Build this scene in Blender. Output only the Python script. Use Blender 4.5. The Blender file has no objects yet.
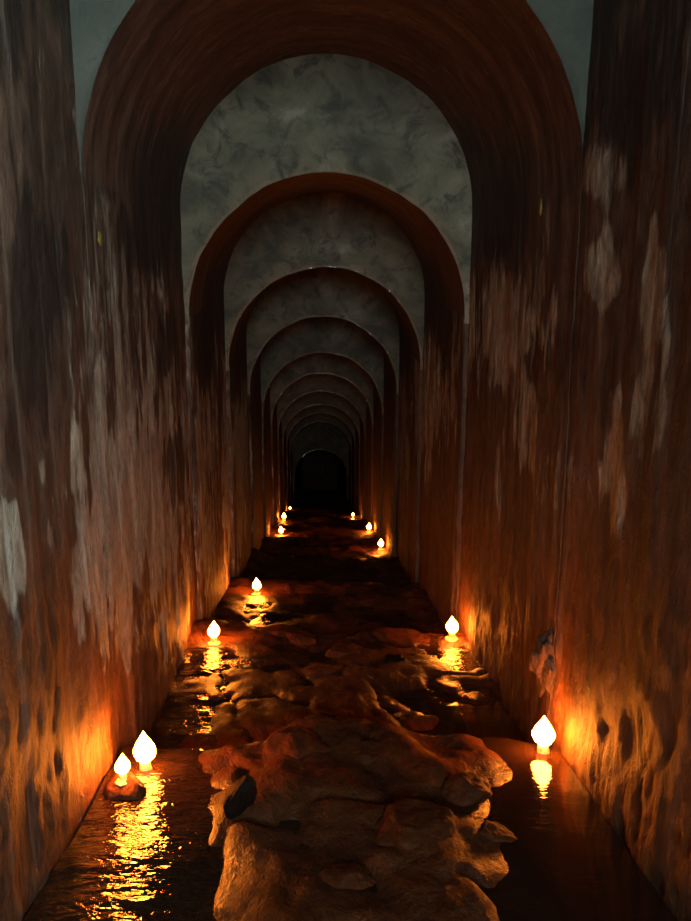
import bpy, bmesh, math, random
import numpy as np
from mathutils import Vector, Matrix

random.seed(7)
sc = bpy.context.scene
COL = sc.collection

# ------------------------------------------------------------------ settings
sc.view_settings.view_transform = 'Standard'
sc.view_settings.look = 'None'
sc.view_settings.gamma = 1.0
sc.view_settings.use_curve_mapping = False
sc.view_settings.exposure = 0.0
sc.cycles.use_denoising = True
sc.cycles.max_bounces = 8
sc.cycles.diffuse_bounces = 4
sc.cycles.glossy_bounces = 3
sc.cycles.sample_clamp_indirect = 4.0
sc.cycles.caustics_reflective = False
sc.cycles.caustics_refractive = False

# ------------------------------------------------------------------ camera
F = 900.0
PITCH = math.radians(13.2)
YAW = math.radians(-1.75)
CAM = np.array([-0.07, 0.0, 0.0])
cd = bpy.data.cameras.new('camera')
cam = bpy.data.objects.new('camera', cd)
COL.objects.link(cam)
cd.sensor_fit = 'VERTICAL'
cd.sensor_height = 36.0
cd.lens = F / 921.0 * 36.0
cd.clip_start = 0.05
cam.location = CAM
cam.rotation_euler = (math.pi / 2 - PITCH, 0, YAW)
sc.camera = cam
_R = np.array(cam.rotation_euler.to_matrix())


def ray(px, py):
    """direction of the sight line through a photo pixel"""
    return _R @ np.array([(px - 345.5) / F, (460.5 - py) / F, -1.0])


# ------------------------------------------------------------------ noise
def _hash(ix, iy, iz, seed):
    h = (ix * 374761393 + iy * 668265263 + iz * 2147483647 + seed * 1274126177) & 0xFFFFFFFF
    h = ((h ^ (h >> 13)) * 1274126177) & 0xFFFFFFFF
    h = (h ^ (h >> 16)) & 0xFFFFFFFF
    return h / 4294967295.0


def vnoise(x, y, z, seed=0):
    x, y, z = np.broadcast_arrays(np.asarray(x, float), np.asarray(y, float), np.asarray(z, float))
    xi, yi, zi = np.floor(x).astype(np.int64), np.floor(y).astype(np.int64), np.floor(z).astype(np.int64)
    fx, fy, fz = x - xi, y - yi, z - zi
    s = lambda t: t * t * t * (t * (t * 6 - 15) + 10)
    u, v, w = s(fx), s(fy), s(fz)
    r = 0
    for a in (0, 1):
        for b in (0, 1):
            for c in (0, 1):
                wgt = (u if a else 1 - u) * (v if b else 1 - v) * (w if c else 1 - w)
                r = r + wgt * _hash(xi + a, yi + b, zi + c, seed)
    return r * 2 - 1


def fbm(x, y, z, octv=4, seed=0, gain=0.5):
    r, a, f, n = 0, 1.0, 1.0, 0
    for o in range(octv):
        r = r + a * vnoise(np.asarray(x) * f + o * 17.3, np.asarray(y) * f + o * 5.1, np.asarray(z) * f + o * 9.7, seed + o)
        n += a
        a *= gain
        f *= 2.03
    return r / n


def sstep(a, b, x):
    t = np.clip((x - a) / (b - a), 0, 1)
    return t * t * (3 - 2 * t)


# ------------------------------------------------------------------ mesh helpers
def link_mesh(name, V, Fc, mat, parent=None, attrs=None, smooth=True):
    me = bpy.data.meshes.new(name)
    me.from_pydata([tuple(v) for v in V], [], [tuple(int(i) for i in f) for f in Fc])
    if attrs:
        for k, a in attrs.items():
            at = me.attributes.new(k, 'FLOAT', 'POINT')
            at.data.foreach_set('value', np.asarray(a, dtype=np.float32))
    if smooth:
        me.polygons.foreach_set('use_smooth', [True] * len(me.polygons))
    me.materials.append(mat)
    me.update()
    o = bpy.data.objects.new(name, me)
    COL.objects.link(o)
    if parent:
        o.parent = parent
    return o


def struct(o):
    o['kind'] = 'structure'
    return o


def tag(o, label, cat, group=None, kind=None):
    o['label'] = label
    o['category'] = cat
    if group:
        o['group'] = group
    if kind:
        o['kind'] = kind
    return o


def empty(name, loc, rz=0):
    o = bpy.data.objects.new(name, None)
    o.empty_display_size = 0.05
    o.location = loc
    o.rotation_euler = (0, 0, rz)
    COL.objects.link(o)
    return o


def grid_faces(nu, nv, base=0, flip=False):
    i = np.arange(nu - 1)[:, None]
    j = np.arange(nv - 1)[None, :]
    a = (base + i * nv + j).ravel()
    f = np.stack([a, a + 1, a + nv + 1, a + nv], 1)
    return f[:, ::-1] if flip else f


# ------------------------------------------------------------------ materials
class NT:
    def __init__(self, name):
        self.m = bpy.data.materials.new(name)
        self.m.use_nodes = True
        self.t = self.m.node_tree
        self.t.nodes.clear()
        self.out = self.t.nodes.new('ShaderNodeOutputMaterial')

    def n(self, kind, **kw):
        nd = self.t.nodes.new(kind)
        for k, v in kw.items():
            if k.startswith('i_'):
                nd.inputs[k[2:].replace('_', ' ')].default_value = v
            else:
                setattr(nd, k, v)
        return nd

    def l(self, a, b):
        self.t.links.new(a, b)

    def coords(self, scale):
        tc = self.n('ShaderNodeTexCoord')
        mp = self.n('ShaderNodeMapping')
        mp.inputs['Scale'].default_value = scale
        self.l(tc.outputs['Object'], mp.inputs['Vector'])
        return mp.outputs['Vector']

    def noise(self, scale, detail=5, rough=0.6, dist=0.0, s=1.0):
        nd = self.n('ShaderNodeTexNoise')
        nd.inputs['Scale'].default_value = s
        nd.inputs['Detail'].default_value = detail
        nd.inputs['Roughness'].default_value = rough
        nd.inputs['Distortion'].default_value = dist
        self.l(self.coords(scale), nd.inputs['Vector'])
        return nd.outputs['Fac']

    def ramp(self, fac, stops):
        r = self.n('ShaderNodeValToRGB')
        el = r.color_ramp.elements
        while len(el) < len(stops):
            el.new(0.5)
        for e, (p, c) in zip(el, stops):
            e.position = p
            e.color = (*c, 1) if len(c) == 3 else c
        self.l(fac, r.inputs['Fac'])
        return r.outputs['Color']

    def math(self, op, a, b=0.0, c=None, clamp=False):
        m = self.n('ShaderNodeMath', operation=op, use_clamp=clamp)
        for i, v in enumerate((a, b, c)):
            if v is None:
                continue
            if isinstance(v, (int, float)):
                m.inputs[i].default_value = v
            else:
                self.l(v, m.inputs[i])
        return m.outputs[0]

    def mix(self, fac, a, b, mode='MIX'):
        m = self.n('ShaderNodeMix', data_type='RGBA', blend_type=mode)
        if isinstance(fac, (int, float)):
            m.inputs[0].default_value = fac
        else:
            self.l(fac, m.inputs[0])
        for idx, v in ((6, a), (7, b)):
            if isinstance(v, tuple):
                m.inputs[idx].default_value = (*v, 1)
            else:
                self.l(v, m.inputs[idx])
        return m.outputs[2]

    def attr(self, name):
        return self.n('ShaderNodeAttribute', attribute_name=name).outputs['Fac']

    def bump(self, h, dist, strength=1.0, prev=None):
        b = self.n('ShaderNodeBump')
        b.inputs['Strength'].default_value = strength
        b.inputs['Distance'].default_value = dist
        self.l(h, b.inputs['Height'])
        if prev is not None:
            self.l(prev, b.inputs['Normal'])
        return b.outputs['Normal']

    def bsdf(self, color, rough, normal=None, spec=0.5):
        b = self.n('ShaderNodeBsdfPrincipled')
        if isinstance(color, tuple):
            b.inputs['Base Color'].default_value = (*color, 1)
        else:
            self.l(color, b.inputs['Base Color'])
        if isinstance(rough, (int, float)):
            b.inputs['Roughness'].default_value = rough
        else:
            self.l(rough, b.inputs['Roughness'])
        b.inputs['Specular IOR Level'].default_value = spec
        if normal is not None:
            self.l(normal, b.inputs['Normal'])
        self.l(b.outputs[0], self.out.inputs['Surface'])
        return b


def wall_material():
    k = NT('stained_plaster')
    streak = k.noise((4.2, 4.2, 0.75), 7, 0.66, 0.9)
    fine = k.noise((15.0, 15.0, 4.5), 6, 0.70, 1.0)
    blotch = k.noise((2.6, 2.6, 1.6), 6, 0.65, 0.6)
    grain = k.noise((60, 60, 45), 4, 0.7)
    pale_a, dark_a = k.attr('pale'), k.attr('dark')
    t0 = k.math('SUBTRACT', streak, 0.5)
    base = k.ramp(streak, [(0.30, (0.038, 0.022, 0.014)), (0.50, (0.090, 0.051, 0.032)), (0.70, (0.17, 0.105, 0.068))])
    # browner render of the vault, running down into the wall heads
    vs = k.noise((1.1, 6.0, 1.1), 6, 0.62, 0.5)
    vc = k.ramp(vs, [(0.30, (0.040, 0.021, 0.013)), (0.48, (0.088, 0.050, 0.031)), (0.70, (0.18, 0.115, 0.075))])
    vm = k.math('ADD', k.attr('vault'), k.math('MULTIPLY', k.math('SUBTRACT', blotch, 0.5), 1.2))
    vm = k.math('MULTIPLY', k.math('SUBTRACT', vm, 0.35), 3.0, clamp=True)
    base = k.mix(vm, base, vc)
    # raw red laterite where the render has gone near the water
    ru = k.math('ADD', k.attr('rust'), k.math('MULTIPLY', k.math('ADD', t0, k.math('SUBTRACT', blotch, 0.5)), 0.9))
    ru = k.math('MULTIPLY', k.math('SUBTRACT', ru, 0.30), 2.2, clamp=True)
    rc = k.ramp(streak, [(0.30, (0.055, 0.020, 0.008)), (0.50, (0.125, 0.045, 0.017)), (0.72, (0.22, 0.090, 0.036))])
    base = k.mix(ru, base, rc)
    # pale lime crust left in hanging tongues
    t = k.math('ADD', k.math('MULTIPLY', k.math('SUBTRACT', streak, 0.5), 1.5), k.math('MULTIPLY', k.math('SUBTRACT', fine, 0.5), 1.1))
    p = k.math('ADD', pale_a, k.math('MULTIPLY', t, 1.0))
    p = k.math('MULTIPLY', k.math('SUBTRACT', p, 0.38), 3.2, clamp=True)
    crust = k.ramp(blotch, [(0.3, (0.25, 0.19, 0.135)), (0.48, (0.40, 0.36, 0.27)), (0.66, (0.56, 0.56, 0.45))])
    c = k.mix(k.math('MULTIPLY', p, 0.85), base, crust)
    # dark stains, with the dimmer right foreground painted in
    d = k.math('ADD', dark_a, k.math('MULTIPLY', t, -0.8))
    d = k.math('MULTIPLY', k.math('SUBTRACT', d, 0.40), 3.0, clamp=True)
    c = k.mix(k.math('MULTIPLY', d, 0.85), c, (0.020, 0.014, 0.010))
    c = k.mix(0.30, c, k.ramp(fine, [(0.3, (0.25, 0.25, 0.25)), (0.7, (1.0, 1.0, 1.0))]), 'MULTIPLY')
    rough = k.math('MULTIPLY_ADD', fine, 0.5, 0.38)
    pit = k.noise((16, 16, 9), 6, 0.7, 0.5)
    c = k.mix(0.45, c, k.ramp(pit, [(0.38, (0.15, 0.15, 0.15)), (0.60, (1.25, 1.25, 1.25))]), 'MULTIPLY')
    nm = k.bump(fine, 0.012, 0.7)
    nm = k.bump(pit, 0.020, 0.8, nm)
    drip = k.noise((11, 11, 0.5), 3, 0.5, 0.6)
    dm = k.math('MULTIPLY', k.math('MULTIPLY', k.math('SUBTRACT', drip, 0.60), 9.0, clamp=True), k.math('MULTIPLY_ADD', p, 0.45, 0.12))
    c = k.mix(dm, c, (0.55, 0.53, 0.44))
    nm = k.bump(grain, 0.006, 0.7, nm)
    k.bsdf(c, rough, nm, 0.35)
    return k.m


def lunette_material():
    k = NT('lime_plaster')
    a = k.noise((1.7, 1.7, 1.7), 7, 0.66, 0.7)
    b = k.noise((5.5, 5.5, 5.5), 6, 0.7, 0.9)
    gr = k.noise((50, 50, 50), 4, 0.7)
    e = k.attr('edge')
    c = k.ramp(a, [(0.30, (0.055, 0.060, 0.043)), (0.44, (0.11, 0.115, 0.082)), (0.57, (0.18, 0.182, 0.125)), (0.70, (0.30, 0.31, 0.26))])
    c = k.mix(k.ramp(b, [(0.36, (0.85, 0.85, 0.85)), (0.50, (0, 0, 0))]), c, (0.055, 0.062, 0.050))
    c = k.mix(k.ramp(b, [(0.60, (0, 0, 0)), (0.72, (0.45, 0.45, 0.45))]), c, (0.25, 0.19, 0.105))
    c = k.mix(k.attr('painted_shade'), c, (0.040, 0.046, 0.040))  # painted shade: dims the near and the distant lunettes by colour
    # chipped, rubbed rim
    ee = k.math('MULTIPLY', k.math('SUBTRACT', k.math('ADD', e, k.math('MULTIPLY', k.math('SUBTRACT', b, 0.5), 1.6)), 0.62), 4.0, clamp=True)
    c = k.mix(k.math('MULTIPLY', ee, 0.5), c, (0.30, 0.22, 0.14))
    nm = k.bump(b, 0.02, 0.6)
    nm = k.bump(gr, 0.004, 0.6, nm)
    k.bsdf(c, 0.8, nm, 0.3)
    return k.m


def mud_material():
    k = NT('wet_mud')
    a = k.noise((2.2, 2.2, 2.2), 6, 0.62, 0.6)
    b = k.noise((26, 16, 26), 5, 0.66, 0.3)
    g = k.noise((90, 70, 90), 3, 0.6)
    c = k.ramp(a, [(0.3, (0.055, 0.016, 0.006)), (0.5, (0.125, 0.038, 0.013)), (0.7, (0.20, 0.064, 0.022))])
    c = k.mix(0.5, c, k.ramp(b, [(0.3, (0.3, 0.3, 0.3)), (0.65, (1, 1, 1))]), 'MULTIPLY')
    wet = k.attr('wet')
    c = k.mix(k.math('MULTIPLY', wet, 0.55), c, (0.028, 0.011, 0.006))
    r = k.math('MULTIPLY_ADD', a, 0.8, 0.30, True)
    r = k.math('MULTIPLY', r, k.math('MULTIPLY_ADD', wet, -0.68, 1.0))
    nm = k.bump(b, 0.026, 0.8)
    nm = k.bump(g, 0.006, 0.7, nm)
    bs = k.bsdf(c, r, nm, 0.1)
    k.l(k.math('MULTIPLY_ADD', wet, 0.40, 0.03), bs.inputs['Specular IOR Level'])
    return k.m


def rock_material(name, c0, c1, r0):
    k = NT(name)
    a = k.noise((6, 6, 6), 6, 0.65, 0.5)
    b = k.noise((30, 30, 30), 5, 0.65, 0.3)
    c = k.ramp(a, [(0.3, c0), (0.7, c1)])
    c = k.mix(0.4, c, k.ramp(b, [(0.3, (0.3, 0.3, 0.3)), (0.65, (1, 1, 1))]), 'MULTIPLY')
    nm = k.bump(b, 0.012, 0.8)
    k.bsdf(c, k.math('MULTIPLY_ADD', b, 0.5, r0), nm, 0.10)
    return k.m


def water_material():
    k = NT('muddy_water')
    a = k.noise((9, 20, 9), 3, 0.5, 0.8)
    b = k.noise((34, 60, 34), 2, 0.5, 0.5)
    rp = k.attr('ripple')
    nm = k.bump(k.math('MULTIPLY', a, rp), 0.020, 0.9)
    nm = k.bump(k.math('MULTIPLY', b, rp), 0.005, 0.8, nm)
    bs = k.bsdf((0.022, 0.010, 0.005), 0.06, nm, 0.6)
    bs.inputs['IOR'].default_value = 1.33
    return k.m


def flame_material(strength):
    k = NT('candle_flame')
    e = k.n('ShaderNodeEmission')
    e.inputs['Color'].default_value = (1.0, 0.23, 0.020, 1)
    e.inputs['Strength'].default_value = strength
    k.l(e.outputs[0], k.out.inputs['Surface'])
    return k.m


def plain(name, c, r=0.5, sss=0):
    k = NT(name)
    b = k.noise((40, 40, 40), 3, 0.6)
    col = k.mix(0.4, c, k.ramp(b, [(0.3, (0.5, 0.5, 0.5)), (0.7, (1, 1, 1))]), 'MULTIPLY')
    bs = k.bsdf(col, r, k.bump(b, 0.002, 0.4))
    return k.m


M_WALL = wall_material()
M_LUN = lunette_material()
M_MUD = mud_material()
M_WATER = water_material()
M_DARKROCK = rock_material('dark_wet_stone', (0.006, 0.003, 0.002), (0.018, 0.008, 0.005), 0.45)
M_ROCK = rock_material('laterite_stone', (0.045, 0.0125, 0.004), (0.13, 0.037, 0.012), 0.4)
M_FLAME = flame_material(205.0)
M_WAX = plain('wax', (0.62, 0.50, 0.33), 0.45)
M_WICK = plain('charred_wick', (0.012, 0.010, 0.009), 0.9)
M_LICHEN = plain('yellow_lichen', (0.24, 0.17, 0.02), 0.8)

# ------------------------------------------------------------------ tunnel layout
D = [-4.5, -1.75, 1.0, 3.75, 6.5, 9.25, 12.0, 14.75, 17.5, 20.25, 23.0, 25.75, 28.5, 31.25, 46.0]
CROWN = [3.35, 2.70, 2.00, 1.267, 0.53, -0.158, -0.85, -1.63, -2.34, -3.12, -3.89, -4.61, -5.395, -6.93]
NS = len(CROWN)


def rad(k, y):
    t = (y - D[k]) / (D[k + 1] - D[k])
    if k == NS - 1:
        return 0.93 + 0.0 * t
    r0 = 0.999 if k <= 3 else 0.985
    r1 = 1.003 if k <= 2 else 1.015
    return r0 + (r1 - r0) * t


def base_z(y):
    """mean floor line, descending in long shallow treads"""
    y = np.asarray(y, float)
    p = np.mod((y - 3.95) / 2.75, 1.0)
    saw = np.where(p < 0.90, p / 0.90 - 0.5, 0.5 - (p - 0.90) / 0.10)
    return -1.395 - 0.240 * y + 0.17 * saw


def warp(x, y):
    """worn, wandering edge of each tread"""
    return y + 0.22 * fbm(x * 1.6, y * 0.5, 0.0, 3, 88) + 0.16 * x


def ripple(x, y):
    """lively water on the left and over the drop, still pool on the right"""
    return 0.10 + 0.90 * np.maximum(sstep(0.25, -0.25, x), sstep(4.6, 5.2, y))


def water_z(x, y):
    x = np.asarray(x, float)
    y = np.asarray(y, float)
    r = (0.020 * fbm(x * 2.6, y * 5.5, 0, 2, 51) + 0.004 * fbm(x * 11, y * 22, 0.0, 2, 61)) * ripple(x, y)
    tilt = 0.05 * x * sstep(8.5, 3.0, y)
    return base_z(warp(x, y)) + tilt - 0.005 + r


def floor_z(x, y):
    x = np.asarray(x, float)
    y = np.asarray(y, float)
    h = base_z(warp(x, y)) + 0.05 * x * sstep(8.5, 3.0, y)
    n = 0.070 * fbm(x * 2.1, y * 1.9, 0.3, 4, 11) + 0.020 * fbm(x * 7, y * 5, 0.0, 3, 21)
    # central clay hump in the near tread, low gutters beside the walls
    near = sstep(5.2, 4.4, y)
    hump = 0.048 * np.exp(-((x - 0.08) / 0.50) ** 2) * near
    gut = -0.066 * sstep(0.42, 0.80, -x) * near - 0.060 * sstep(0.30, 0.95, x) * near
    gut = gut - 0.050 * sstep(0.30, 0.66, np.abs(x + 0.06)) * sstep(3.5, 2.9, y)
    ridge = 0.045 * fbm(x * 4.0 + y * 1.2, y * 1.1, 3.0, 3, 31) * near
    h = h + ridge
    c1 = np.abs(fbm(x * 2.4 + 0.6 * y, y * 1.5 - 0.5 * x, 5.0, 3, 37))
    crease = -0.030 * np.clip(1 - c1 / 0.16, 0, 1) ** 1.5 * sstep(6.8, 6.0, y)
    lft = 0.045 * np.exp(-((x + 0.52) / 0.30) ** 2 - ((y - 4.55) / 0.75) ** 2)
    rgt = 0.020 * np.exp(-((x - 0.55) / 0.22) ** 2 - ((y - 3.45) / 0.35) ** 2)
    lft = lft + 0.050 * np.exp(-((x + 0.30) / 0.26) ** 2 - ((y - 3.15) / 0.40) ** 2)
    h = h + crease + lft + rgt
    mid = 0.016 * sstep(4.4, 5.1, y) * sstep(7.2, 6.7, y)
    bank = 0.035 * sstep(0.72, 0.98, np.abs(x)) * sstep(5.5, 7, y)
    far = 0.010 * sstep(7.0, 8.0, y)
    return h + n + hump + gut + mid + bank + far


def on_floor(px, py, fn=floor_z):
    d = ray(px, py)
    t = 1.0
    for _ in range(4000):
        p = CAM + d * t
        if p[2] < fn(p[0], p[1]):
            break
        t += 0.01
    lo, hi = t - 0.01, t
    for _ in range(20):
        m = (lo + hi) / 2
        p = CAM + d * m
        if p[2] < fn(p[0], p[1]):
            hi = m
        else:
            lo = m
    return CAM + d * hi


def on_wall(px, py, side):
    d = ray(px, py)
    t = (side * 1.0 - CAM[0]) / d[0]
    return CAM + d * t


# ------------------------------------------------------------------ walls
# stains and painted dimming on the walls: (x, y, half width, half height) of each patch as read off the photo,
# turned into a place and size on the wall (distance along, height)
L_PALE = [(118, 330, 62, 130, .50), (128, 500, 72, 125, .95), (95, 560, 34, 80, .9), (8, 555, 18, 60, 1.0), (178, 470, 34, 150, .6), (205, 470, 16, 120, .55),
          (228, 440, 6, 120, .9), (241, 440, 7, 110, .9), (212, 350, 8, 40, .5), (88, 130, 20, 70, .45), (30, 60, 20, 60, .35), (115, 600, 50, 60, .5)]
L_DARK = [(30, 340, 32, 150, .9), (20, 120, 24, 80, .5), (150, 235, 34, 42, .8), (100, 185, 22, 26, .6), (166, 345, 11, 34, .85), (176, 465, 11, 40, .8), (206, 330, 14, 60, .9),
          (238, 360, 10, 50, .95), (262, 410, 10, 60, .8), (270, 480, 8, 60, .6), (35, 640, 30, 60, .5), (60, 740, 10, 30, .4), (10, 820, 40, 100, .6), (150, 560, 8, 40, .5), (195, 540, 10, 60, .4)]
R_PALE = [(500, 320, 55, 65, .72), (525, 410, 14, 70, .75), (430, 390, 26, 75, .66), (600, 270, 22, 40, .66), (655, 300, 20, 80, .7),
          (612, 455, 11, 80, .75), (650, 410, 20, 45, .62), (600, 175, 26, 30, .55), (402, 420, 8, 90, .7), (545, 230, 8, 50, .55), (555, 480, 30, 30, .4), (500, 470, 6, 50, .4)]
R_DARK = [(640, 90, 55, 90, .85), (500, 220, 28, 55, .8), (570, 360, 30, 40, .6), (640, 530, 40, 60, .5), (480, 480, 50, 40, .35), (605, 390, 16, 40, .6), (660, 800, 40, 100, .5),
          (650, 640, 60, 130, .62), (620, 560, 20, 40, .5), (450, 300, 12, 40, .7), (560, 160, 20, 40, .5), (395, 340, 8, 40, .7)]  # large first patch dims the candle-lit right foreground in colour


def stain_shade(P, blobs, side, seed):
    w = fbm(P[:, 1] * 5, P[:, 2] * 1.2, 0, 4, seed)
    w2 = fbm(P[:, 1] * 16, P[:, 2] * 2.0, 0, 3, seed + 40)
    w3 = fbm(P[:, 1] * 7, P[:, 2] * 7.0, 0, 4, seed + 60)
    # bearing of every wall point from the photographer's stand, so a patch measured in the photo
    # becomes a patch of true size at its true place on the wall
    L = (P - CAM) @ _R
    dep = np.maximum(-L[:, 2], 0.05)
    u = 345.5 + F * L[:, 0] / dep
    v = 460.5 - F * L[:, 1] / dep
    r = np.zeros(len(P))
    for (px, py, rx, ry, a) in blobs:
        q = np.sqrt(((u - px) / rx) ** 2 + ((v - py) / ry) ** 2) + 0.55 * w + 0.45 * w2 + 0.35 * w3
        r = np.maximum(r, a * sstep(1.25, 0.65, q) * (P[:, 1] > 0.3))
    return r


def wall_disp(y, z, fz, seed):
    """eroded, fluted wall face; rougher towards the foot"""
    low = sstep(1.5, 0.1, z - fz)
    fl = fbm(y * 7.5, z * 1.1, 0, 4, seed)
    ch = fbm(y * 3.0, z * 2.2, 0.4, 4, seed + 9)
    chip = sstep(0.25, 0.5, fbm(y * 26, z * 13, 0.1, 3, seed + 19))
    fine = fbm(y * 22, z * 12, 0.7, 4, seed + 29)
    return 0.012 * fl + 0.014 * ch + 0.005 * fine + low * (0.010 * fl + 0.013 * ch + 0.007 * fine + 0.006 * chip)


ADDED_OPENING = (-0.85, 0.80, 0.35, 1.62)      # unseen opening added in the right wall to light the left wall: y0, y1, z0, z1


def wall_offset(y, z, s, seed):
    d = wall_disp(y, z, base_z(y), seed) * sstep(s, s - 0.5, z)
    return np.clip(d, -0.012, 0.09)


def build_wall(side, name, seed):
    V, Fc, VA, DA, RA = [], [], [], [], []
    base = 0
    for k in range(NS):
        y0, y1 = D[k], D[k + 1]
        s = CROWN[k] - rad(k, (y0 + y1) / 2)
        dy = 0.022 if 0.5 < y1 and y0 < 9 else (0.05 if y0 < 18 and y1 > 0 else 0.12)
        ny = int((y1 - y0) / dy) + 1
        ys = np.linspace(y0, y1 + (0.05 if k < NS - 1 else 0), ny)
        nz = 110 if 0.5 < y1 and y0 < 9 else 50
        v = np.linspace(0, 1, nz)
        fz = base_z(ys)[:, None] - 0.30
        Y = np.repeat(ys[:, None], nz, 1)
        Z = fz + (s - fz) * v[None, :]
        X = side * (rad(k, Y) - wall_offset(Y, Z, s, seed))
        P = np.stack([X, Y, Z], 2).reshape(-1, 3)
        V.append(P)
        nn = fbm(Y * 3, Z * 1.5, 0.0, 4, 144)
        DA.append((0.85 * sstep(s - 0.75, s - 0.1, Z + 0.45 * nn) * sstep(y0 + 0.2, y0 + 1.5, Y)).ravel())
        RA.append((sstep(1.55, 0.35, Z - base_z(Y)) * 1.1).ravel())
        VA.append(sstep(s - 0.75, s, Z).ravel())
        Fc.append(grid_faces(ny, nz, base, flip=side > 0))
        base += len(P)
    V = np.concatenate(V)
    Fc = np.concatenate(Fc)
    if side > 0:
        m = V[Fc].mean(1)
        Fc = Fc[~((m[:, 1] > ADDED_OPENING[0]) & (m[:, 1] < ADDED_OPENING[1]) & (m[:, 2] > ADDED_OPENING[2]) & (m[:, 2] < ADDED_OPENING[3]))]
    pale = stain_shade(V, L_PALE if side < 0 else R_PALE, side, 70 if side < 0 else 90)
    dark = stain_shade(V, L_DARK if side < 0 else R_DARK, side, 110 if side < 0 else 130)
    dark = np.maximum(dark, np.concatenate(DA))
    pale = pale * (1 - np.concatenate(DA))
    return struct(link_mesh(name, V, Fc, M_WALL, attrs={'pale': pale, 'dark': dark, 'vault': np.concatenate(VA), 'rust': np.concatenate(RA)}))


build_wall(-1, 'wall_left', 3)
build_wall(1, 'wall_right', 5)


# ------------------------------------------------------------------ vaults and the lunettes between them
def arc_disp(th, y):
    return (0.016 * fbm(np.cos(th) * 4, y * 0.9, np.sin(th) * 4, 4, 33)) * np.sin(th) ** 0.6


def build_vault(k):
    y0, y1 = D[k], D[k + 1]
    s = CROWN[k] - rad(k, (y0 + y1) / 2)
    nt, ny = 81, max(20, int((y1 - y0) / (0.05 if k < 6 else 0.15)))
    th = np.linspace(0, math.pi, nt)
    ys = np.linspace(y0, y1 + (0.05 if k < NS - 1 else 0), ny)
    T, Y = np.meshgrid(th, ys, indexing='ij')
    Rr = rad(k, Y) - np.where(np.sin(T) > 1e-6, arc_disp(np.clip(T, 1e-6, math.pi - 1e-6), Y), 0)
    P = np.stack([Rr * np.cos(T), Y, s + Rr * np.sin(T)], 2).reshape(-1, 3)
    hgt = (P[:, 2] - s)
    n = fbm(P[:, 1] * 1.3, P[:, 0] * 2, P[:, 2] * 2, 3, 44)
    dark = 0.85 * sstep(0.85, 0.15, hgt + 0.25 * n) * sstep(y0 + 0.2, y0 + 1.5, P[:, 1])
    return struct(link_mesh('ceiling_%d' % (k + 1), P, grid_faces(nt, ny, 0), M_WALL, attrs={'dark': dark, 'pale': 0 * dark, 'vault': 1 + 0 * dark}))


def stadium(R, s, zf, n):
    """half of the tunnel outline from the foot of the right wall over the crown to the left foot"""
    return R, s, zf, n


LUNETTE_SHADE = {0: 0.3, 1: 0.4, 2: 0.80, 3: 0.0, 4: 0.15, 5: 0.25, 6: 0.35, 7: 0.45, 8: 0.5, 9: 0.55, 10: 0.6, 11: 0.6, 12: 0.6}   # light falloff painted into each lunette's colour


def build_lunette(k):
    """upright face at D[k+1] between the vault k (outer) and the lower vault k+1 (inner)"""
    y = D[k + 1]
    Ro, Ri = rad(k, y) + 0.04, rad(k + 1, y)
    so = CROWN[k] - rad(k, (D[k] + D[k + 1]) / 2)
    si = CROWN[k + 1] - rad(k + 1, (D[k + 1] + D[k + 2]) / 2)
    zf = float(base_z(y)) - 0.35
    nleg, narc, nr = 24, 97, 12
    th = np.linspace(0, math.pi, narc)
    ri = Ri - arc_disp(np.clip(th, 1e-6, math.pi - 1e-6), y)
    inner = np.stack([ri * np.cos(th), si + ri * np.sin(th)], 1)
    # outer line above the inner springing: straight leg then arc
    leg = so - si
    tot = 2 * leg + math.pi * Ro
    q = np.linspace(0, tot, narc)
    outer = []
    for t in q:
        if t < leg:
            outer.append((Ro, si + t))
        elif t > tot - leg:
            outer.append((-Ro, si + tot - t))
        else:
            a = (t - leg) / Ro
            outer.append((Ro * math.cos(a), so + Ro * math.sin(a)))
    outer = np.array(outer)
    zl = np.linspace(float(base_z(y)) - 0.30, si, 110 if (k + 1 < NS and 0.5 < D[k + 2] and D[k + 1] < 9) else 50)[:-1]
    dr, dl = wall_offset(y, zl, si, 5), wall_offset(y, zl, si, 3)
    inner = np.concatenate([np.stack([Ri - dr - 0.002, zl], 1), inner, np.stack([-Ri + dl[::-1] + 0.002, zl[::-1]], 1)])
    outer = np.concatenate([np.stack([np.full_like(zl, Ro), zl], 1), outer, np.stack([np.full_like(zl, -Ro), zl[::-1]], 1)])
    f = (np.linspace(0, 1, nr) ** 1.5)[None, :, None]
    P2 = inner[:, None, :] * (1 - f) + outer[:, None, :] * f
    dist = np.linalg.norm(P2 - inner[:, None, :], axis=2)
    w = fbm(P2[..., 0] * 3, P2[..., 1] * 3, y, 4, 55)
    Y = y - 0.020 * (w * 0.8 + 0.2) * sstep(0, 0.05, dist) + 0.012 * sstep(0.03, 0.0, dist)
    P = np.stack([P2[..., 0], Y, P2[..., 1]], 2).reshape(-1, 3)
    edge = sstep(0.07, 0.0, dist).ravel()
    Fc = grid_faces(len(inner), nr, 0, True)
    o = link_mesh('wall_arch_%d' % (k + 1), P, Fc, M_LUN, attrs={'edge': edge * (k > 2), 'painted_shade': 0 * edge + LUNETTE_SHADE.get(k, 0.4), 'pale': np.where(P[:, 0] < 0, 0.42, 0.10), 'dark': 0 * edge + 0.2})
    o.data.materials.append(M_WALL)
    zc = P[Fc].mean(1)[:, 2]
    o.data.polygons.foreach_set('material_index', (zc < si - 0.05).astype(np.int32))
    return struct(o)


for k in range(NS):
    build_vault(k)
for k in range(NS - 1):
    build_lunette(k)


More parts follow.
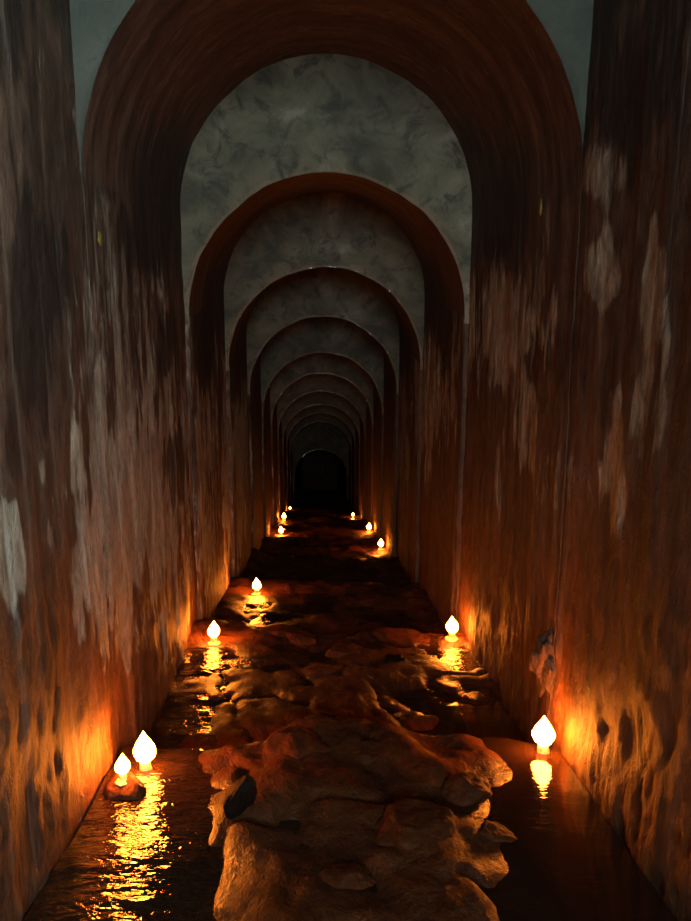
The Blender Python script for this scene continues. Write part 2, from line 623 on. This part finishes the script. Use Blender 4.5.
def end_wall(name, y, zf, s, R, mat, hole=None):
    """flat wall filling the outline; hole = (half width, foot, springing) of an arched doorway"""
    n = 41
    th = np.linspace(0, math.pi, n)
    outer = np.concatenate([[[R, zf]], np.stack([R * np.cos(th), s + R * np.sin(th)], 1), [[-R, zf]]])
    if hole:
        w, hz, hs = hole
        inner = np.concatenate([[[w, hz]], np.stack([w * np.cos(th), hs + w * np.sin(th)], 1), [[-w, hz]]])
    V, Fc = [], []
    if hole:
        for depth in (0.0, -0.35):
            for a in (outer, inner):
                V += [(p[0] + (0.0 if a is outer else HOLE_X), y + depth, p[1]) for p in a]
        m = len(outer)
        for i in range(m):
            j = (i + 1) % m
            Fc += [(i, j, m + j, m + i), (2 * m + i, 3 * m + i, 3 * m + j, 2 * m + j), (m + i, m + j, 3 * m + j, 3 * m + i)]
    else:
        V = [(p[0], y, p[1]) for p in outer]
        Fc = [tuple(range(len(V)))]
    k = np.zeros(len(V))
    return struct(link_mesh(name, V, Fc, mat, attrs={'pale': k, 'dark': k}, smooth=False))


HOLE_X = 0.12
end_wall('wall_back', D[-1], -13.5, CROWN[-1] - 0.93, 0.95, M_WALL)
HOLE = (0.62, 0.55, 1.95)
end_wall('wall_front', D[0] + 0.02, -1.5, CROWN[0] - 0.985, 1.02, M_WALL, HOLE)

# ------------------------------------------------------------------ floor and water
def strip(fn, y0, y1, dx, dy0, growth=1.0):
    ys = [y0]
    while ys[-1] < y1:
        ys.append(ys[-1] + dy0 * max(1.0, ys[-1] / 4.5))
    ys = np.array(ys)
    xs = np.linspace(-1.06, 1.06, int(2.12 / dx) + 1)
    Y, X = np.meshgrid(ys, xs, indexing='ij')
    P = np.stack([X, Y, fn(X, Y)], 2).reshape(-1, 3)
    return P, grid_faces(len(ys), len(xs), 0, True)


P, f = strip(floor_z, -4.6, 46.2, 0.02, 0.02)
wetness = sstep(0.07, -0.01, P[:, 2] - water_z(P[:, 0], P[:, 1]) + 0.02 * fbm(P[:, 0] * 6, P[:, 1] * 6, 0, 3, 77))
struct(link_mesh('floor', P, f, M_MUD, attrs={'wet': wetness}))
P, f = strip(water_z, 1.2, 34.0, 0.016, 0.012)
wet = (P[:, 2] > floor_z(P[:, 0], P[:, 1]) - 0.012) & (np.abs(P[:, 0]) < 0.975)
f = f[wet[f].any(1)]
used = np.unique(f)
remap = np.zeros(len(P), int)
remap[used] = np.arange(len(used))
P, f = P[used], remap[f]
wt = link_mesh('stream_water', P, f, M_WATER, attrs={'ripple': ripple(P[:, 0], P[:, 1])})
tag(wt, 'dark rippled water trickling down the tunnel floor between the clay humps', 'water', kind='stuff')


# ------------------------------------------------------------------ stones
def stone_mesh(name, size, seed, mat, sharp=0.25, sub=5):
    bm = bmesh.new()
    bmesh.ops.create_icosphere(bm, subdivisions=sub, radius=1.0)
    V = np.array([v.co[:] for v in bm.verts])
    # chop with a few planes so the faces look split, then roughen
    rng = np.random.RandomState(seed)
    for _ in range(7):
        n = rng.normal(size=3)
        n /= np.linalg.norm(n)
        h = rng.uniform(0.62, 0.9)
        d = V @ n - h
        V = V - np.outer(np.clip(d, 0, None) * 0.92, n)
    V = V * (1 + sharp * fbm(V[:, 0] * 1.5, V[:, 1] * 1.5, V[:, 2] * 1.5, 4, seed))[:, None]
    V = V * (1 + 0.06 * fbm(V[:, 0] * 6, V[:, 1] * 6, V[:, 2] * 6, 4, seed + 3))[:, None]
    V = V * np.array(size)
    Fc = [[v.index for v in fc.verts] for fc in bm.faces]
    bm.free()
    return link_mesh(name, V, Fc, mat)


STONES = [
    # px, py (foot), size (half extents), tilt, spin, material, label
    (240, 812, (0.060, 0.045, 0.105), (0.15, 0.28, 0.3), M_DARKROCK, 'upright_stone', 'dark wedge-shaped stone standing up from the clay right of the big left flame'),
    (466, 790, (0.115, 0.10, 0.085), (0.1, -0.2, 0.5), M_ROCK, 'boulder', 'pointed orange-lit boulder left of the brightest right-hand flame'),
    (492, 832, (0.07, 0.09, 0.05), (0.0, 0.1, 1.0), M_ROCK, 'boulder', 'low wet stone with glittering crest in the right foreground'),
    (415, 825, (0.17, 0.15, 0.07), (0.05, 0.05, 0.2), M_ROCK, 'boulder', 'broad rounded boulder in the middle foreground, below the pointed one'),
    (300, 745, (0.16, 0.19, 0.075), (0.0, 0.12, -0.4), M_ROCK, 'boulder', 'broad smooth boulder in the centre of the floor behind the dark wedge'),
    (374, 756, (0.10, 0.11, 0.065), (0.0, -0.1, 0.7), M_ROCK, 'boulder', 'smooth boulder right of the broad one in the centre of the floor'),
    (420, 722, (0.11, 0.10, 0.055), (0.05, 0.0, 0.1), M_ROCK, 'boulder', 'low boulder behind the pointed one, below the water glints'),
    (345, 880, (0.10, 0.10, 0.06), (0.0, 0.1, 1.4), M_ROCK, 'boulder', 'wet stone at the bottom middle edge of the photo'),
    (205, 745, (0.12, 0.13, 0.055), (0.0, 0.1, 0.9), M_ROCK, 'boulder', 'low reddish boulder just right of the big left flame'),
    (345, 652, (0.14, 0.13, 0.06), (0.0, 0.0, 0.2), M_ROCK, 'boulder', 'boulder halfway down the passage between the two middle flames'),
    (300, 640, (0.12, 0.13, 0.055), (0.0, 0.0, 1.2), M_ROCK, 'boulder', 'boulder right of the middle left flame'),
    (395, 660, (0.10, 0.10, 0.05), (0.0, 0.0, 0.6), M_DARKROCK, 'boulder', 'dark wet boulder left of the middle right flame'),
]
for i, (px, py, size, rot, mat, nm, lab) in enumerate(STONES):
    p = on_floor(px, py)
    o = stone_mesh(nm, size, 100 + i * 7, mat, 0.22)
    o.rotation_euler = rot
    o.location = (p[0], p[1], float(floor_z(p[0], p[1])) + size[2] * (0.55 if nm == 'upright_stone' else -0.36))
    tag(o, lab, 'stone', 'stones on the tunnel floor')

LEDGE_TOP = float(floor_z(-0.87, 3.30)) + 0.085
o = stone_mesh('ledge_stone', (0.085, 0.10, 0.075), 612, M_ROCK, 0.2)
o.location = (-0.87, 3.31, LEDGE_TOP - 0.055)
tag(o, 'stone at the foot of the left wall under the leftmost lit candle', 'stone', 'stones on the tunnel floor')

# ------------------------------------------------------------------ broken plaster lump on the right wall
p = on_wall(549, 662, 1)
lump = stone_mesh('plaster_lump', (0.055, 0.10, 0.15), 321, M_WALL, 0.8, 5)
lump.location = (0.985, p[1], p[2])
lump.rotation_euler = (0.25, 0, 0)
tag(lump, 'knobbly lump of broken plaster on the right wall above the brightest flame', 'plaster')

# ------------------------------------------------------------------ lichen
for (px, py, side, lab, sz) in [(97, 239, -1, 'yellow lichen spot on the left wall, upper left of the photo', 1.0),
                                (543, 207, 1, 'largest yellow lichen spot, high on the right wall', 1.3),
                                (462, 349, 1, 'small yellow lichen spot on the right wall below the second arch', 1.1),
                                (413, 403, 1, 'tiny yellow lichen spot lowest and farthest along the right wall', 1.2)]:
    q = on_wall(px, py, side)
    o = stone_mesh('lichen_spot', (0.006, 0.020 * sz, 0.030 * sz), int(px), M_LICHEN, 0.6, 3)
    o.location = (side * 0.988, q[1], q[2])
    tag(o, lab, 'lichen', 'yellow lichen spots')


# ------------------------------------------------------------------ candles
def lathe(prof, n=20, seed=0, wob=0.0):
    V, Fc = [], []
    for i, (r, z) in enumerate(prof):
        for j in range(n):
            a = 2 * math.pi * j / n
            rr = r * (1 + wob * float(fbm(math.cos(a) * 2, math.sin(a) * 2, z * 40 + seed, 2, seed)))
            V.append((rr * math.cos(a), rr * math.sin(a), z))
    m = len(prof)
    for i in range(m - 1):
        for j in range(n):
            k2 = (j + 1) % n
            Fc.append((i * n + j, i * n + k2, (i + 1) * n + k2, (i + 1) * n + j))
    Fc.append(tuple(range(n))[::-1])
    Fc.append(tuple((m - 1) * n + j for j in range(n)))
    return V, Fc


def make_candle():
    root = empty('candle', (0, 0, 0))
    V, Fc = lathe([(0.046, 0.0), (0.050, 0.004), (0.040, 0.009), (0.026, 0.014), (0.023, 0.024), (0.022, 0.040), (0.021, 0.052), (0.018, 0.055),
                   (0.012, 0.051), (0.004, 0.049)], 24, 3, 0.25)
    link_mesh('wax_body', V, Fc, M_WAX, root)
    V, Fc = lathe([(0.0016, 0.047), (0.0016, 0.058), (0.0014, 0.066), (0.0008, 0.070)], 8, 1)
    V = [(x + max(0, z - 0.055) * 0.25, y, z) for x, y, z in V]
    link_mesh('wick', V, Fc, M_WICK, root)
    prof = [(0.008, 0.058), (0.024, 0.061), (0.036, 0.072), (0.042, 0.088), (0.041, 0.105), (0.034, 0.122), (0.024, 0.138), (0.015, 0.152), (0.006, 0.166), (0.001, 0.174)]
    V, Fc = lathe(prof, 16, 5, 0.12)
    V = [(x + 0.10 * max(0, z - 0.09) ** 1.2, y, z) for x, y, z in V]
    link_mesh('flame', V, Fc, M_FLAME, root)
    return root


def copy_candle(src):
    r = src.copy()
    COL.objects.link(r)
    for ch in src.children:
        c = ch.copy()
        COL.objects.link(c)
        c.parent = r
    return r


# px, py of the foot, size, label
CANDLES = [
    (146, 777, 1.15, 'lit candle with the biggest flame on the left, at the water\'s edge'),
    (120, 768, 0.72, 'lit candle tight against the left wall, left of the biggest left flame'),
    (543, 748, 1.15, 'lit candle with the biggest flame on the right, foot of the right wall'),
    (214, 643, 1.00, 'lit candle second from the front along the left wall, below the arches'),
    (452, 637, 1.05, 'lit candle second from the front along the right wall'),
    (257, 594, 1.00, 'lit candle third from the front along the left wall'),
    (281, 535, 1.00, 'lit candle fourth from the front along the left wall'),
    (284, 520, 1.00, 'lit candle fifth from the front along the left wall, just behind the fourth'),
    (290, 510, 0.60, 'faintest lit candle at the far end on the left'),
    (381, 545, 1.00, 'lit candle third from the front along the right wall'),
    (369, 524, 1.05, 'lit candle fourth from the front along the right wall'),
    (353, 517, 0.70, 'faint small lit candle at the far end on the right'),
]
proto = make_candle()
for i, (px, py, s, lab) in enumerate(CANDLES):
    o = proto if i == 0 else copy_candle(proto)
    p = on_floor(px, py)
    if abs(p[0]) > 0.90:                       # keep it on its sight line, just clear of the wall
        d = ray(px, py)
        p = CAM + d * ((math.copysign(0.90, p[0]) - CAM[0]) / d[0])
    x = float(p[0])
    z = max(float(floor_z(x, p[1])), float(water_z(x, p[1])) - 0.02)
    o.location = (x, p[1], z - 0.004)
    if i == 1:
        o.location = (-0.875, 3.30, LEDGE_TOP)
    o.rotation_euler = (0, 0, random.uniform(0, 6.28))
    o.scale = (s, s, s)
    tag(o, lab, 'candle', 'lit candles along both walls')
    print('candle', i, px, py, '->', [round(float(v), 2) for v in p])

# ------------------------------------------------------------------ daylight from the doorway above and behind
w = bpy.data.worlds.new('overcast_sky')
sc.world = w
w.use_nodes = True
bg = w.node_tree.nodes['Background']
bg.inputs['Color'].default_value = (0.66, 0.80, 0.82, 1)
bg.inputs['Strength'].default_value = 62.0
ad = bpy.data.lights.new('doorway_daylight', 'AREA')
ad.shape = 'RECTANGLE'
ad.size = 2 * HOLE[0]
ad.size_y = HOLE[2] + HOLE[0] - HOLE[1]
ad.cycles.is_portal = True
ao = bpy.data.objects.new('doorway_daylight', ad)
ao.location = (HOLE_X, D[0] + 0.03, (HOLE[1] + HOLE[2] + HOLE[0]) / 2)
ao.rotation_euler = (math.pi / 2, 0, 0)
COL.objects.link(ao)

# surround and portal of the unseen opening added to light the left wall
bm = bmesh.new()
y0, y1, z0, z1 = ADDED_OPENING
for (a, b, c, d) in ((y0 - .12, y1 + .12, z0 - .12, z0 + .01), (y0 - .12, y1 + .12, z1 - .03, z1 + .12), (y0 - .12, y0 + .03, z0 - .12, z1 + .12), (y1 - .03, y1 + .12, z0 - .12, z1 + .12)):
    M = Matrix.Translation((1.20, (a + b) / 2, (c + d) / 2)) @ Matrix.Diagonal((0.44, b - a, d - c, 1))
    bmesh.ops.create_cube(bm, size=1.0, matrix=M)
me = bpy.data.meshes.new('added_opening_1')
bm.to_mesh(me)
bm.free()
me.materials.append(M_LUN)
wo = struct(bpy.data.objects.new('added_opening_1', me))
COL.objects.link(wo)
ad = bpy.data.lights.new('added_daylight', 'AREA')
ad.shape = 'RECTANGLE'
ad.size = z1 - z0
ad.size_y = y1 - y0
ad.cycles.is_portal = True
ao = bpy.data.objects.new('added_daylight', ad)
ao.location = (1.38, (y0 + y1) / 2, (z0 + z1) / 2)
ao.rotation_euler = (0, math.pi / 2, 0)
COL.objects.link(ao)
